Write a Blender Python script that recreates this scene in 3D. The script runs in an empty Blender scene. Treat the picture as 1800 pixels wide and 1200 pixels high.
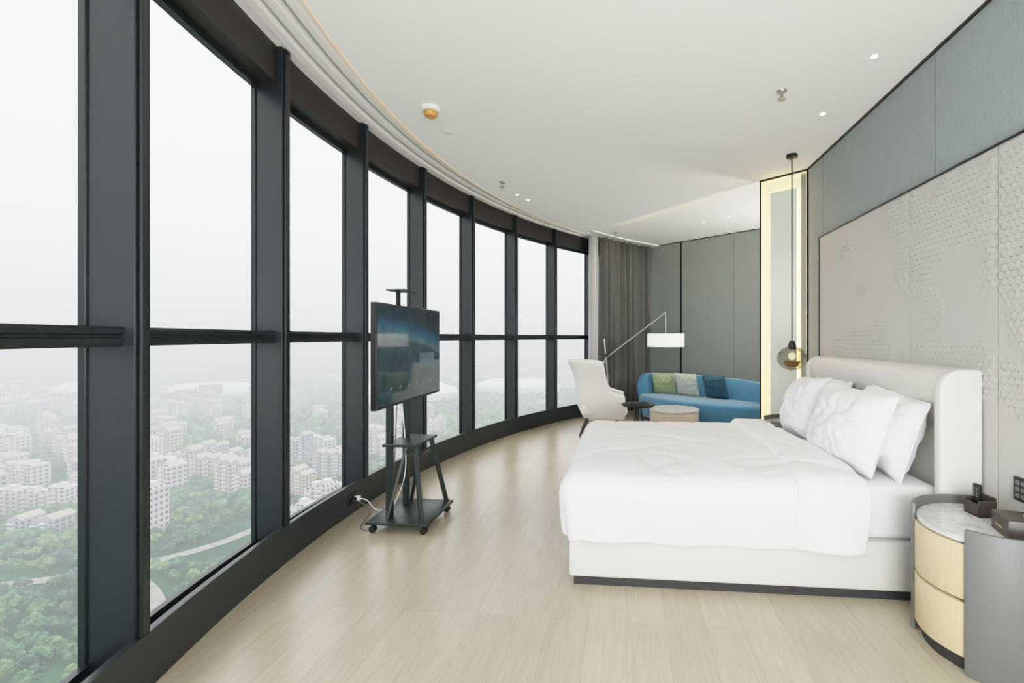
import bpy, bmesh, math, random
from mathutils import Vector, Matrix, noise
random.seed(7)
scene=bpy.context.scene
COL=scene.collection
TH=math.radians(5.5); CT,ST=math.cos(TH),math.sin(TH)
CX,CY,RI=5.8,3.825,7.98      # centre and inner radius of the curved facade
KW=2.9                        # daylight level
rad=math.radians
def link(o): COL.objects.link(o); return o

# ------------------------------------------------------------ materials
def newmat(name):
    m=bpy.data.materials.new(name); m.use_nodes=True
    nt=m.node_tree; b=nt.nodes['Principled BSDF']; return m,nt,b
def M(name,col,rough=.5,metal=0,var=.06,vscale=6,bump=0,bscale=60,emis=None,estr=0,coat=0,sheen=0,stretch=(1,1,1),dist=.01):
    m,nt,b=newmat(name); N=nt.nodes; L=nt.links
    b.inputs['Roughness'].default_value=rough; b.inputs['Metallic'].default_value=metal
    tc=N.new('ShaderNodeTexCoord'); mp=N.new('ShaderNodeMapping'); mp.inputs['Scale'].default_value=stretch
    L.new(tc.outputs['Object'],mp.inputs[0])
    nz=N.new('ShaderNodeTexNoise'); nz.inputs['Scale'].default_value=vscale; nz.inputs['Detail'].default_value=4
    L.new(mp.outputs[0],nz.inputs[0])
    mx=N.new('ShaderNodeMix'); mx.data_type='RGBA'
    mx.inputs[6].default_value=tuple(c*(1-var) for c in col)+(1,)
    mx.inputs[7].default_value=tuple(min(1,c*(1+var)) for c in col)+(1,)
    L.new(nz.outputs[0],mx.inputs[0]); L.new(mx.outputs[2],b.inputs['Base Color'])
    if bump:
        n2=N.new('ShaderNodeTexNoise'); n2.inputs['Scale'].default_value=bscale; n2.inputs['Detail'].default_value=3
        L.new(mp.outputs[0],n2.inputs[0])
        bp=N.new('ShaderNodeBump'); bp.inputs['Strength'].default_value=bump; bp.inputs['Distance'].default_value=dist
        L.new(n2.outputs[0],bp.inputs['Height']); L.new(bp.outputs[0],b.inputs['Normal'])
    if emis:
        b.inputs['Emission Color'].default_value=tuple(emis)+(1,); b.inputs['Emission Strength'].default_value=estr
    if coat: b.inputs['Coat Weight'].default_value=coat
    if sheen: b.inputs['Sheen Weight'].default_value=sheen
    return m
def thin_glass(name,tint,refl=.06,rough=0.0):
    m,nt,b=newmat(name); N=nt.nodes; L=nt.links; N.remove(b)
    t=N.new('ShaderNodeBsdfTransparent'); t.inputs[0].default_value=tuple(tint)+(1,)
    g=N.new('ShaderNodeBsdfGlossy'); g.inputs['Roughness'].default_value=rough
    lw=N.new('ShaderNodeLayerWeight'); lw.inputs[0].default_value=refl
    mp=N.new('ShaderNodeMath'); mp.operation='MULTIPLY'; mp.inputs[1].default_value=.6
    L.new(lw.outputs['Fresnel'],mp.inputs[0])
    mx=N.new('ShaderNodeMixShader'); L.new(mp.outputs[0],mx.inputs[0]); L.new(t.outputs[0],mx.inputs[1]); L.new(g.outputs[0],mx.inputs[2])
    L.new(mx.outputs[0],N['Material Output'].inputs[0]); return m

m_frame=M('frame_metal',(.009,.0135,.016),.36,.0,.15,3,bump=.05,bscale=40)
m_header=M('header_metal',(.016,.014,.014),.45,0,.1,3)
m_curb=M('curb_metal',(.014,.019,.021),.4,0,.15,3)
m_white=M('white_paint',(.84,.84,.81),.6,0,.02)
m_track=M('track_grey',(.42,.42,.40),.5,0,.02)
m_ceil=M('ceiling_paint',(.91,.915,.89),.75,0,.01,2)
m_glass=thin_glass('window_glass',(.97,.985,.98),.08)
m_fabwall=M('wall_fabric',(.275,.31,.31),.85,0,.08,40,bump=.25,bscale=260,stretch=(1,1,.25))
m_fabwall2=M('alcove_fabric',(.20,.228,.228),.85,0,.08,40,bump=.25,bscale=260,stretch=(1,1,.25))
m_panel=M('padded_panel',(.455,.445,.415),.5,0,.03,12,bump=.05,bscale=200)
m_black=M('black_metal',(.012,.012,.013),.35,.3,.2)
m_blackmatte=M('black_matte',(.02,.02,.02),.6,0,.2)
m_warm2=M('cove_light_strip',(.9,.7,.4),.5,emis=(1,.82,.56),estr=12)
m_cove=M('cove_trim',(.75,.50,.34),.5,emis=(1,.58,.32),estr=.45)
m_linen=M('white_linen',(.76,.76,.775),.8,0,.01,3,bump=.4,bscale=4.5,sheen=.15,dist=.02)
m_leather=M('cream_leather',(.61,.60,.56),.45,0,.03,8,bump=.06,bscale=120)
m_drum=M('light_wood_drum',(.60,.52,.42),.45,0,.05,20)
m_chair=M('cream_upholstery',(.76,.75,.71),.6,0,.03,10,bump=.06,bscale=150)
m_blue=M('blue_velvet',(.045,.18,.31),.75,0,.12,14,sheen=.4,bump=.1,bscale=120)
m_curtain=M('grey_curtain',(.09,.095,.092),.85,0,.06,8,bump=.1,bscale=200)
m_sheer=M('sheer_curtain',(.55,.56,.56),.8,0,.05)
m_shell=M('grey_leather',(.115,.12,.115),.45,0,.06,14,bump=.08,bscale=160)
m_gold=M('pale_gold_veneer',(.56,.45,.27),.42,0,.10,60,bump=.12,bscale=220,stretch=(1,1,.15))
m_green=M('green_satin',(.34,.40,.22),.45,0,.15,12)
m_silver=M('silver_satin',(.50,.52,.45),.35,0,.15,12)
m_teal=M('dark_teal_satin',(.02,.07,.11),.4,0,.2,12)
m_shade=M('white_lampshade',(.88,.86,.80),.7,0,.02,emis=(1,.97,.9),estr=.6)
m_chrome=M('brushed_metal',(.35,.35,.34),.3,.8,.1)
m_smoke=thin_glass('smoked_glass',(.66,.66,.62),.25,.02)
m_brass=M('brass',(.7,.45,.15),.25,.9,.1)
m_bulb=M('bulb_glow',(1,.9,.6),.4,emis=(1,.8,.45),estr=1.0)
m_lens=M('downlight_lens',(1,1,1),.4,emis=(1,.97,.92),estr=8)
m_orange=M('orange_plastic',(.62,.27,.06),.4,0,.1)
m_plast=M('white_plastic',(.84,.83,.80),.4,0,.02)
m_brownbox=M('dark_brown_leather',(.045,.034,.028),.4,0,.15,30)
m_tissue=M('tissue_paper',(.9,.9,.9),.9)

def marble():
    m,nt,b=newmat('white_marble'); N=nt.nodes;L=nt.links
    tc=N.new('ShaderNodeTexCoord'); n=N.new('ShaderNodeTexNoise'); n.inputs['Scale'].default_value=7; n.inputs['Detail'].default_value=8; n.inputs['Distortion'].default_value=1.5
    L.new(tc.outputs['Object'],n.inputs[0]); r=N.new('ShaderNodeValToRGB')
    r.color_ramp.elements[0].position=.42; r.color_ramp.elements[0].color=(.64,.63,.61,1)
    r.color_ramp.elements[1].position=.56; r.color_ramp.elements[1].color=(.62,.62,.60,1)
    e=r.color_ramp.elements.new(.49); e.color=(.47,.46,.44,1)
    L.new(n.outputs[0],r.inputs[0]); L.new(r.outputs[0],b.inputs['Base Color']); b.inputs['Roughness'].default_value=.15
    return m
m_marble=marble()
def oak():
    m,nt,b=newmat('oak_floor'); N=nt.nodes;L=nt.links
    tc=N.new('ShaderNodeTexCoord'); mp=N.new('ShaderNodeMapping'); mp.inputs['Rotation'].default_value=(0,0,rad(90))
    L.new(tc.outputs['Object'],mp.inputs[0])
    br=N.new('ShaderNodeTexBrick'); br.inputs['Scale'].default_value=1; br.inputs['Brick Width'].default_value=1.7; br.inputs['Row Height'].default_value=.19
    br.inputs['Mortar Size'].default_value=.0012; br.inputs['Bias'].default_value=0; br.offset=.37
    br.inputs['Color1'].default_value=(.435,.378,.285,1); br.inputs['Color2'].default_value=(.395,.34,.252,1); br.inputs['Mortar'].default_value=(.32,.275,.20,1)
    L.new(mp.outputs[0],br.inputs[0])
    m2=N.new('ShaderNodeMapping'); m2.inputs['Scale'].default_value=(22,1.6,1); L.new(tc.outputs['Object'],m2.inputs[0])
    n=N.new('ShaderNodeTexNoise'); n.inputs['Scale'].default_value=2.4; n.inputs['Detail'].default_value=6; n.inputs['Distortion'].default_value=.6
    L.new(m2.outputs[0],n.inputs[0])
    mr=N.new('ShaderNodeMapRange'); mr.inputs['From Min'].default_value=.3; mr.inputs['From Max'].default_value=.7; mr.inputs['To Min'].default_value=.92; mr.inputs['To Max'].default_value=1.07
    L.new(n.outputs[0],mr.inputs[0])
    mx=N.new('ShaderNodeVectorMath'); mx.operation='SCALE'; L.new(br.outputs[0],mx.inputs[0]); L.new(mr.outputs[0],mx.inputs['Scale'])
    L.new(mx.outputs[0],b.inputs['Base Color']); b.inputs['Roughness'].default_value=.26
    bp=N.new('ShaderNodeBump'); bp.inputs['Strength'].default_value=.06; bp.inputs['Distance'].default_value=.003; L.new(n.outputs[0],bp.inputs['Height']); L.new(bp.outputs[0],b.inputs['Normal'])
    return m
m_oak=oak()

# ------------------------------------------------------------ mesh helpers
def finish(bm,name,mat,bevel=0,seg=2,smooth=True,mats=None,ang=38):
    bmesh.ops.recalc_face_normals(bm,faces=bm.faces)
    if bevel:
        ed=[e for e in bm.edges if len(e.link_faces)==2 and e.calc_face_angle(0)>rad(32)]
        if ed: bmesh.ops.bevel(bm,geom=ed,offset=bevel,segments=seg,profile=.5,affect='EDGES',clamp_overlap=True)
    me=bpy.data.meshes.new(name); bm.to_mesh(me); bm.free()
    for x in (mats or [mat]): me.materials.append(x)
    if smooth:
        for p in me.polygons: p.use_smooth=True
        me.set_sharp_from_angle(angle=rad(ang))
    o=bpy.data.objects.new(name,me); return link(o)
def addbox(bm,x0,x1,y0,y1,z0,z1,mi=0,T=None):
    vs=[bm.verts.new((x,y,z)) for z in (z0,z1) for y in (y0,y1) for x in (x0,x1)]
    if T:
        for v in vs: v.co=T@v.co
    for f in ((0,1,3,2),(4,6,7,5),(0,4,5,1),(2,3,7,6),(0,2,6,4),(1,5,7,3)):
        fa=bm.faces.new([vs[i] for i in f]); fa.material_index=mi
def box(name,x0,x1,y0,y1,z0,z1,mat,bevel=0,seg=2):
    bm=bmesh.new(); addbox(bm,x0,x1,y0,y1,z0,z1); return finish(bm,name,mat,bevel,seg)
def beam(bm,p,q,w,h,mi=0):
    p=Vector(p);q=Vector(q); d=(q-p); L=d.length; 
    R=d.to_track_quat('X','Z').to_matrix().to_4x4(); T=Matrix.Translation(p)@R
    addbox(bm,0,L,-w/2,w/2,-h/2,h/2,mi,T)
def poly(name,pts,z0,z1,mat,bevel=0,seg=2):
    bm=bmesh.new()
    a=[bm.verts.new((x,y,z0)) for x,y in pts]; b=[bm.verts.new((x,y,z1)) for x,y in pts]
    bm.faces.new(a); bm.faces.new(b); n=len(pts)
    for i in range(n): bm.faces.new((a[i],a[(i+1)%n],b[(i+1)%n],b[i]))
    return finish(bm,name,mat,bevel,seg)
def addsweep(bm,path,prof,mi=0,closed=False):
    loops=[]
    for i,(x,y,nx,ny) in enumerate(path):
        t=i/max(1,len(path)-1); loops.append([bm.verts.new((x+nx*o,y+ny*o,z)) for o,z in prof(t)])
    n=len(loops[0]); K=len(loops)
    for i in range(K if closed else K-1):
        A=loops[i];B=loops[(i+1)%K]
        for j in range(n):
            f=bm.faces.new((A[j],A[(j+1)%n],B[(j+1)%n],B[j])); f.material_index=mi
    if not closed:
        f=bm.faces.new(loops[0]); f.material_index=mi
        f=bm.faces.new(loops[-1]); f.material_index=mi
def sweep(name,path,prof,mat,bevel=0,seg=2,closed=False):
    bm=bmesh.new(); addsweep(bm,path,prof,0,closed); return finish(bm,name,mat,bevel,seg)
def arcpath(a0,a1,n): return [(CX,CY,math.cos(rad(a0+(a1-a0)*i/n)),math.sin(rad(a0+(a1-a0)*i/n))) for i in range(n+1)]
def rect(r0,r1,z0,z1): return lambda t:[(r0,z0),(r1,z0),(r1,z1),(r0,z1)]
def addlathe(bm,prof,c=(0,0,0),n=32,mi=0):
    loops=[]
    for r,z in prof:
        if r<1e-5: loops.append([bm.verts.new((c[0],c[1],c[2]+z))])
        else: loops.append([bm.verts.new((c[0]+r*math.cos(2*math.pi*i/n),c[1]+r*math.sin(2*math.pi*i/n),c[2]+z)) for i in range(n)])
    for A,B in zip(loops,loops[1:]):
        for i in range(n):
            j=(i+1)%n
            if len(A)==1 and len(B)==1: continue
            if len(A)==1: f=bm.faces.new((A[0],B[i],B[j]))
            elif len(B)==1: f=bm.faces.new((A[i],A[j],B[0]))
            else: f=bm.faces.new((A[i],A[j],B[j],B[i]))
            f.material_index=mi
def lathe(name,prof,mat,c=(0,0,0),n=40):
    bm=bmesh.new(); addlathe(bm,prof,c,n); return finish(bm,name,mat)
def addtube(bm,pts,r,n=8,mi=0,r2=None):
    pts=[Vector(p) for p in pts]; loops=[]; K=len(pts)
    for i,p in enumerate(pts):
        d=(pts[min(i+1,K-1)]-pts[max(i-1,0)]).normalized()
        up=Vector((0,0,1)) if abs(d.z)<.95 else Vector((1,0,0))
        u=d.cross(up).normalized(); v=d.cross(u).normalized()
        rr=r if r2 is None else r+(r2-r)*i/(K-1)
        loops.append([bm.verts.new(p+u*rr*math.cos(2*math.pi*k/n)+v*rr*math.sin(2*math.pi*k/n)) for k in range(n)])
    for A,B in zip(loops,loops[1:]):
        for k in range(n):
            f=bm.faces.new((A[k],A[(k+1)%n],B[(k+1)%n],B[k])); f.material_index=mi
    for lp in (loops[0],loops[-1]):
        f=bm.faces.new(lp); f.material_index=mi
def tube(name,pts,r,mat,n=10,r2=None):
    bm=bmesh.new(); addtube(bm,pts,r,n,0,r2); return finish(bm,name,mat)
def root(name,loc,rotz,label,cat,parts,group=None):
    e=bpy.data.objects.new(name,None); e.empty_display_size=.1; e.location=loc; e.rotation_euler=(0,0,rotz); link(e)
    e['label']=label; e['category']=cat
    if group: e['group']=group
    for p in parts: p.parent=e
    return e
def tag(o,label,cat,group=None):
    o['label']=label;o['category']=cat
    if group:o['group']=group
    return o
def struct(o): o['kind']='structure'; return o
def copytree(src,loc,rot=None):
    c=src.copy(); COL.objects.link(c); c.location=loc
    if rot is not None: c.rotation_euler=rot
    for ch in src.children:
        k=ch.copy(); COL.objects.link(k); k.parent=c
    return c

# ------------------------------------------------------------ room shell
ZC=3.12
RZ=.09   # raised ceiling step
P1=(1.84,5.02); P2=(1.464,5.355)
def cp(r,a): return (CX+r*math.cos(rad(a)),CY+r*math.sin(rad(a)))
fl=[cp(8.2,a) for a in [209.7-i*2.1 for i in range(41)]]+[(3.9,9.5),(3.9,-3.1),(-1.25,-3.1)]
struct(poly('floor',fl,-.25,0,m_oak))
mc=[cp(7.6,209.7-i*(209.7-148.8)/40) for i in range(41)]+[P2,P1,(2.05,5.02),(2.05,-3.1),(-1.2,-3.1)]
struct(poly('ceiling',mc,ZC,ZC+.11,m_ceil))
rc=[cp(7.6,148.8-i*1.2) for i in range(21)]+[(3.9,8.5),(3.9,5.0),(1.9,5.0),P2]
struct(poly('ceiling.001',rc,ZC+RZ,ZC+.2,m_ceil))
struct(poly('ceiling_leak_cover',[(x,y) for x,y in fl],3.4,3.5,m_ceil))  # unseen slab added above everything to stop light leaking in
bm=bmesh.new(); ap=arcpath(209.7,124,60); ap2=arcpath(209.7,146.5,50)
addsweep(bm,ap,rect(7.64,8.2,3.19,3.24),0)
for r in (7.70,7.80): addsweep(bm,ap2,rect(r,r+.04,3.178,3.19),0)
addsweep(bm,ap2,rect(7.90,7.95,3.17,3.19),0)
for r in (7.75,7.86): addsweep(bm,ap2,rect(r,r+.012,3.182,3.1895),1)
struct(finish(bm,'trim_1',None,mats=[m_white,m_track]))
bm=bmesh.new(); addsweep(bm,arcpath(209.7,148.8,50),rect(7.60,7.612,3.118,3.20),0); struct(finish(bm,'trim_2',m_cove))
bm=bmesh.new(); addsweep(bm,arcpath(148.8,124,20),rect(7.58,7.66,3.19,3.24),0); struct(finish(bm,'trim_12',m_ceil))
d=Vector((-.698-1.464,7.767-5.355,0)).normalized(); nrm=Vector((-d.y,d.x,0))
if nrm.y<0: nrm=-nrm
bm=bmesh.new(); a=Vector((1.40,5.42,3.14))+nrm*.012; b=Vector((-.45,7.49,3.14))+nrm*.012
beam(bm,a,b,.012,.02); struct(finish(bm,'trim_3',m_warm2))

def curbp(t): return [(7.98,.0),(7.995,.0),(8.2,.0),(8.2,.12),(8.10,.145),(8.02,.22),(8.0,.235),(7.97,.235),(7.97,.03),(7.98,.03)]
struct(sweep('trim_4',arcpath(209.7,124,70),curbp,m_curb))
# windows
ang=[172.7-7.4*(k-4) for k in range(-1,11)]
ang[2]+=.45; ang[1]+=.5; ang[0]+=.5
def arcp(a0,a1,n=6): return arcpath(a0,a1,n)
for i in range(len(ang)-1):
    a0,a1=ang[i],ang[i+1]
    c0=a0+.25; 
    bm=bmesh.new()
    addsweep(bm,arcp(c0+.26,c0-.26,1),rect(7.985,8.17,.12,3.19))
    addsweep(bm,arcp(c0+.16,c0-.16,1),rect(7.97,7.985,.235,3.185))
    addsweep(bm,arcp(c0+.33,c0-.33,1),rect(8.14,8.17,.12,3.19))
    frame=finish(bm,'window_%d'%(i+1),None,bevel=.004,seg=1,mats=[m_frame]); struct(frame)
    bm=bmesh.new(); addsweep(bm,arcp(c0-.2,a1+.45),rect(8.02,8.2,2.965,3.2))
    h=finish(bm,'window_header',m_header); h.parent=frame
    bm=bmesh.new()
    cprof=lambda t:[(8.02,1.382),(8.03,1.366),(8.10,1.366),(8.11,1.38),(8.11,1.43),(8.10,1.441),(8.03,1.441),(8.02,1.43),(8.02,1.414),(8.030,1.410),(8.030,1.400),(8.02,1.396)]
    addsweep(bm,arcp(c0-.24,a1+.5),cprof)
    addsweep(bm,arcp(c0-.24,a1+.5),rect(8.12,8.16,1.37,1.438))
    h=finish(bm,'window_crossbar',m_frame); h.parent=frame
    bm=bmesh.new()
    addsweep(bm,arcp(c0-.24,a1+.5),rect(8.13,8.16,.12,.165)); addsweep(bm,arcp(c0-.24,a1+.5),rect(8.12,8.16,2.93,2.97))
    h=finish(bm,'window_sash',m_frame); h.parent=frame
    bm=bmesh.new(); p=arcp(c0-.2,a1+.45)
    lo=[bm.verts.new((x+nx*8.145,y+ny*8.145,.15)) for x,y,nx,ny in p]; hi=[bm.verts.new((x+nx*8.145,y+ny*8.145,2.96)) for x,y,nx,ny in p]
    for k in range(len(p)-1): bm.faces.new((lo[k],lo[k+1],hi[k+1],hi[k]))
    h=finish(bm,'glass_pane',m_glass); h.parent=frame

# right wall
struct(box('wall_right',1.84,2.05,-3.1,5.02,0,3.4,m_fabwall))
bm=bmesh.new()
for y in (3.02,1.5,4.655): addbox(bm,1.8385,1.841,y-.0015,y+.0015,2.35 if y<4.6 else 0,3.12)
struct(finish(bm,'trim_5',m_shell))
bm=bmesh.new(); addbox(bm,1.825,1.84,-3,5.02,3.105,3.12); struct(finish(bm,'trim_10',m_black))
# padded panel with hexagonal relief
bm=bmesh.new()
for y0,y1 in ((3.222,4.645),(2.50,3.218),(1.1,2.496),(-.4,1.096),(-3,-.404)):
    addbox(bm,1.81,1.84,y0,y1,.0,2.338)
R=.0225
r_i=0; z=.72
BL=[(3.27,2.2,.26,.16),(2.78,2.0,.40,.36),(3.15,1.82,.2,.22),(3.75,1.37,.45,.17),(2.95,1.22,.5,.22),(2.4,1.9,.3,.45),(2.35,1.25,.35,.35),(3.85,1.78,.14,.10),(4.25,1.32,.25,.09),(3.0,1.55,.12,.2),(4.1,2.1,.12,.1)]
while z<2.31:
    y=1.9+(R*math.sqrt(3)/2 if r_i%2 else 0)
    while y<4.60:
        n=max(1-((y-a)/ry)**2-((z-b)/rz)**2 for a,b,ry,rz in BL)+1.0*noise.noise(Vector((y*4,z*4,2.3)))+.25*noise.noise(Vector((y*11,z*11,5)))
        if n>.38 and min(abs(y-3.22),abs(y-2.498))>.018:
            pts=[]
            am=min(1,(n-.38)*3+.35)
            for k in range(6):
                a=rad(60*k+30); yy=y+R*.97*math.cos(a); zz=z+R*.97*math.sin(a)
                hgt=.0005+.0095*am*(.5+.5*math.sin(a+.5))
                pts.append((yy,zz,hgt))
            t=[bm.verts.new((1.81-h,yy,zz)) for yy,zz,h in pts]; b=[bm.verts.new((1.812,yy,zz)) for yy,zz,h in pts]
            bm.faces.new(t)
            for k in range(6): bm.faces.new((t[k],t[(k+1)%6],b[(k+1)%6],b[k]))
        y+=R*math.sqrt(3)
    z+=R*1.5; r_i+=1
struct(finish(bm,'wall_panel',m_panel,smooth=False))
bm=bmesh.new(); addbox(bm,1.803,1.84,-3,4.657,2.338,2.35); addbox(bm,1.803,1.84,4.645,4.657,0,2.35)
struct(finish(bm,'trim_6',m_black))

# niche partition (diagonal)
du=Vector((P2[0]-P1[0],P2[1]-P1[1],0)); LN=du.length; du.normalize()
nv=Vector((-du.y,du.x,0)); 
if nv.y<0: nv=-nv
Tn=Matrix(((du.x,nv.x,0,P1[0]),(du.y,nv.y,0,P1[1]),(0,0,1,0),(0,0,0,1)))
def nbox(bm,x0,x1,y0,y1,z0,z1,mi=0): addbox(bm,x0,x1,y0,y1,z0,z1,mi,Tn)
bm=bmesh.new(); nbox(bm,0,LN,.05,.12,0,3.4); struct(finish(bm,'wall_niche',m_white))
bm=bmesh.new()
nbox(bm,-.005,.008,-.016,.05,0,3.12); nbox(bm,LN-.014,LN+.004,-.016,.12,0,3.12); nbox(bm,0,LN,-.016,.05,3.10,3.12); nbox(bm,0,LN,-.016,.05,0,.05)
struct(finish(bm,'trim_7',m_black))
m_mirror=M('tinted_mirror_glass',(.70,.74,.66),.22,.2,.03,emis=(1,.9,.7),estr=.05)
m_niche=M('niche_cream_glow',(.88,.76,.52),.6,0,.02,emis=(1,.76,.40),estr=.42)  # cream liner with its own emission, standing in for the LED glow gradient
bm=bmesh.new(); nbox(bm,.012,LN-.016,.042,.051,.04,3.1); nbox(bm,.008,.014,-.012,.05,.05,3.1); nbox(bm,LN-.018,LN-.014,-.012,.05,.05,3.1); nbox(bm,.012,LN-.016,-.012,.05,3.095,3.1)
struct(finish(bm,'trim_11',m_niche))
bm=bmesh.new()
nbox(bm,.122,.129,.018,.036,.06,2.93); nbox(bm,LN-.125,LN-.118,.018,.036,.06,2.93); nbox(bm,.122,LN-.118,.018,.036,2.92,2.93)
struct(finish(bm,'trim_8',M('led_strip',(.9,.8,.6),.5,emis=(1,.76,.38),estr=12)))
bm=bmesh.new(); nbox(bm,.115,LN-.105,.002,.014,.05,2.96)
o=finish(bm,'wall_mirror',m_mirror,.002,1); tag(o,"tall tinted glass panel glowing warmly around its edges","mirror")

# alcove walls
struct(poly('wall_alcove',[(1.80,5.10),(3.9,5.10),(3.9,5.0),(1.9,5.0)],0,3.4,m_fabwall2))
struct(box('wall_side',3.8,3.9,5.1,9.5,0,3.4,m_fabwall2))
wd=Vector((.7686,-.6398,0)); wn=Vector((.6398,.7686,0)); W0=Vector((.367,9.6,0))
Tw=Matrix(((wd.x,wn.x,0,W0.x),(wd.y,wn.y,0,W0.y),(0,0,1,0),(0,0,0,1)))
bm=bmesh.new(); 
for x0,x1 in ((-1.5,.83),(.865,1.915),(1.92,3.4),(3.404,4.6)): addbox(bm,x0,x1,0,.1,0,3.4,0,Tw)
addbox(bm,-1.5,4.6,.01,.15,0,3.4,0,Tw)
struct(finish(bm,'wall_back',m_fabwall2))
bm=bmesh.new(); addbox(bm,.83,.865,-.006,.02,0,3.20,0,Tw); addbox(bm,-1.5,4.6,-.01,.0,3.195,3.21,0,Tw); struct(finish(bm,'trim_9',m_black))
struct(box('wall_rear',-1.3,2.05,-3.2,-3.1,0,3.4,m_white))
p0=cp(8.2,209.7)
struct(poly('wall_left',[(p0[0],p0[1]),(-1.13,-.13),(-1.2,-3.1),(-1.4,-3.1)],0,3.4,m_white))

# ------------------------------------------------------------ curtains
def curtain(name,a0,a1,r,mat,label,folds,amp=.06):
    n=folds*14; path=arcpath(a0,a1,n)
    bm=bmesh.new()
    rows=[]
    for zi in range(9):
        z=.02+(3.187-.02)*zi/8; row=[]
        for i,(x,y,nx,ny) in enumerate(path):
            ph=2*math.pi*folds*i/n+.25*math.sin(zi*.5+i*.05)
            rr=r+amp*math.sin(ph)*(1+.25*math.sin(i*.13))+.012*math.sin(ph*2.3+zi*.3)
            row.append(bm.verts.new((x+nx*rr,y+ny*rr,z)))
        rows.append(row)
    for A,B in zip(rows,rows[1:]):
        for i in range(n): bm.faces.new((A[i],A[i+1],B[i+1],B[i]))
    o=finish(bm,name,mat,ang=80); md=o.modifiers.new('s','SOLIDIFY'); md.thickness=.004
    return tag(o,label,'curtain')
curtain('curtain',144.0,133.6,7.76,m_curtain,"dark grey floor-length drape gathered in the window corner",8)
curtain('sheer_curtain',145.4,144.0,7.83,m_sheer,"pale sheer curtain gathered beside the dark drape",3,.04)

# ------------------------------------------------------------ bed
fr=box('bed_frame',-.325,1.70,2.65,4.40,.05,.31,m_leather,.015,3)
pl=box('plinth',-.30,1.70,2.67,4.38,0,.05,m_blackmatte)
mt=box('mattress',-.30,1.68,2.675,4.375,.31,.60,m_linen,.05,4)
bm=bmesh.new()
HB0,HB1,HT=2.585,4.43,1.235
addbox(bm,1.71,1.805,HB0+.03,HB1-.03,.0,HT-.01)
hb=finish(bm,'headboard_back',m_leather,.035,4)
def wing(name,y0,y1):
    pr=[(1.805,0),(1.805,HT)]
    for k in range(9):
        a=rad(90+90*k/8); pr.append((1.71+.11*math.cos(a),HT-.11+.11*math.sin(a)))
    pr+=[(1.60,.31),(1.61,0)]
    bm=bmesh.new(); A=[bm.verts.new((x,y0,z)) for x,z in pr]; B=[bm.verts.new((x,y1,z)) for x,z in pr]
    bm.faces.new(A);bm.faces.new(B)
    for i in range(len(pr)): bm.faces.new((A[i],A[(i+1)%len(pr)],B[(i+1)%len(pr)],B[i]))
    return finish(bm,name,m_leather,.014,3)
w1=wing('headboard_wing',HB0,HB0+.06); w2=wing('headboard_wing.001',HB1-.06,HB1)
bm=bmesh.new(); pr=[(1.805,HT-.25),(1.805,HT)]
for k in range(9):
    a=rad(90+90*k/8); pr.append((1.715+.105*math.cos(a),HT-.105+.105*math.sin(a)))
for k in range(1,9):
    t=k/8; pr.append((1.61+.11*(t**1.6)*1.0,HT-.105-.22*t))
A=[bm.verts.new((x,HB0+.05,z)) for x,z in pr]; B=[bm.verts.new((x,HB1-.05,z)) for x,z in pr]
bm.faces.new(A);bm.faces.new(B)
for i in range(len(pr)): bm.faces.new((A[i],A[(i+1)%len(pr)],B[(i+1)%len(pr)],B[i]))
hr=finish(bm,'headboard_roll',m_leather)
root('bed',(0,0,0),0,"cream upholstered double bed with a winged headboard","bed",[fr,pl,mt,hb,w1,w2,hr])

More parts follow.
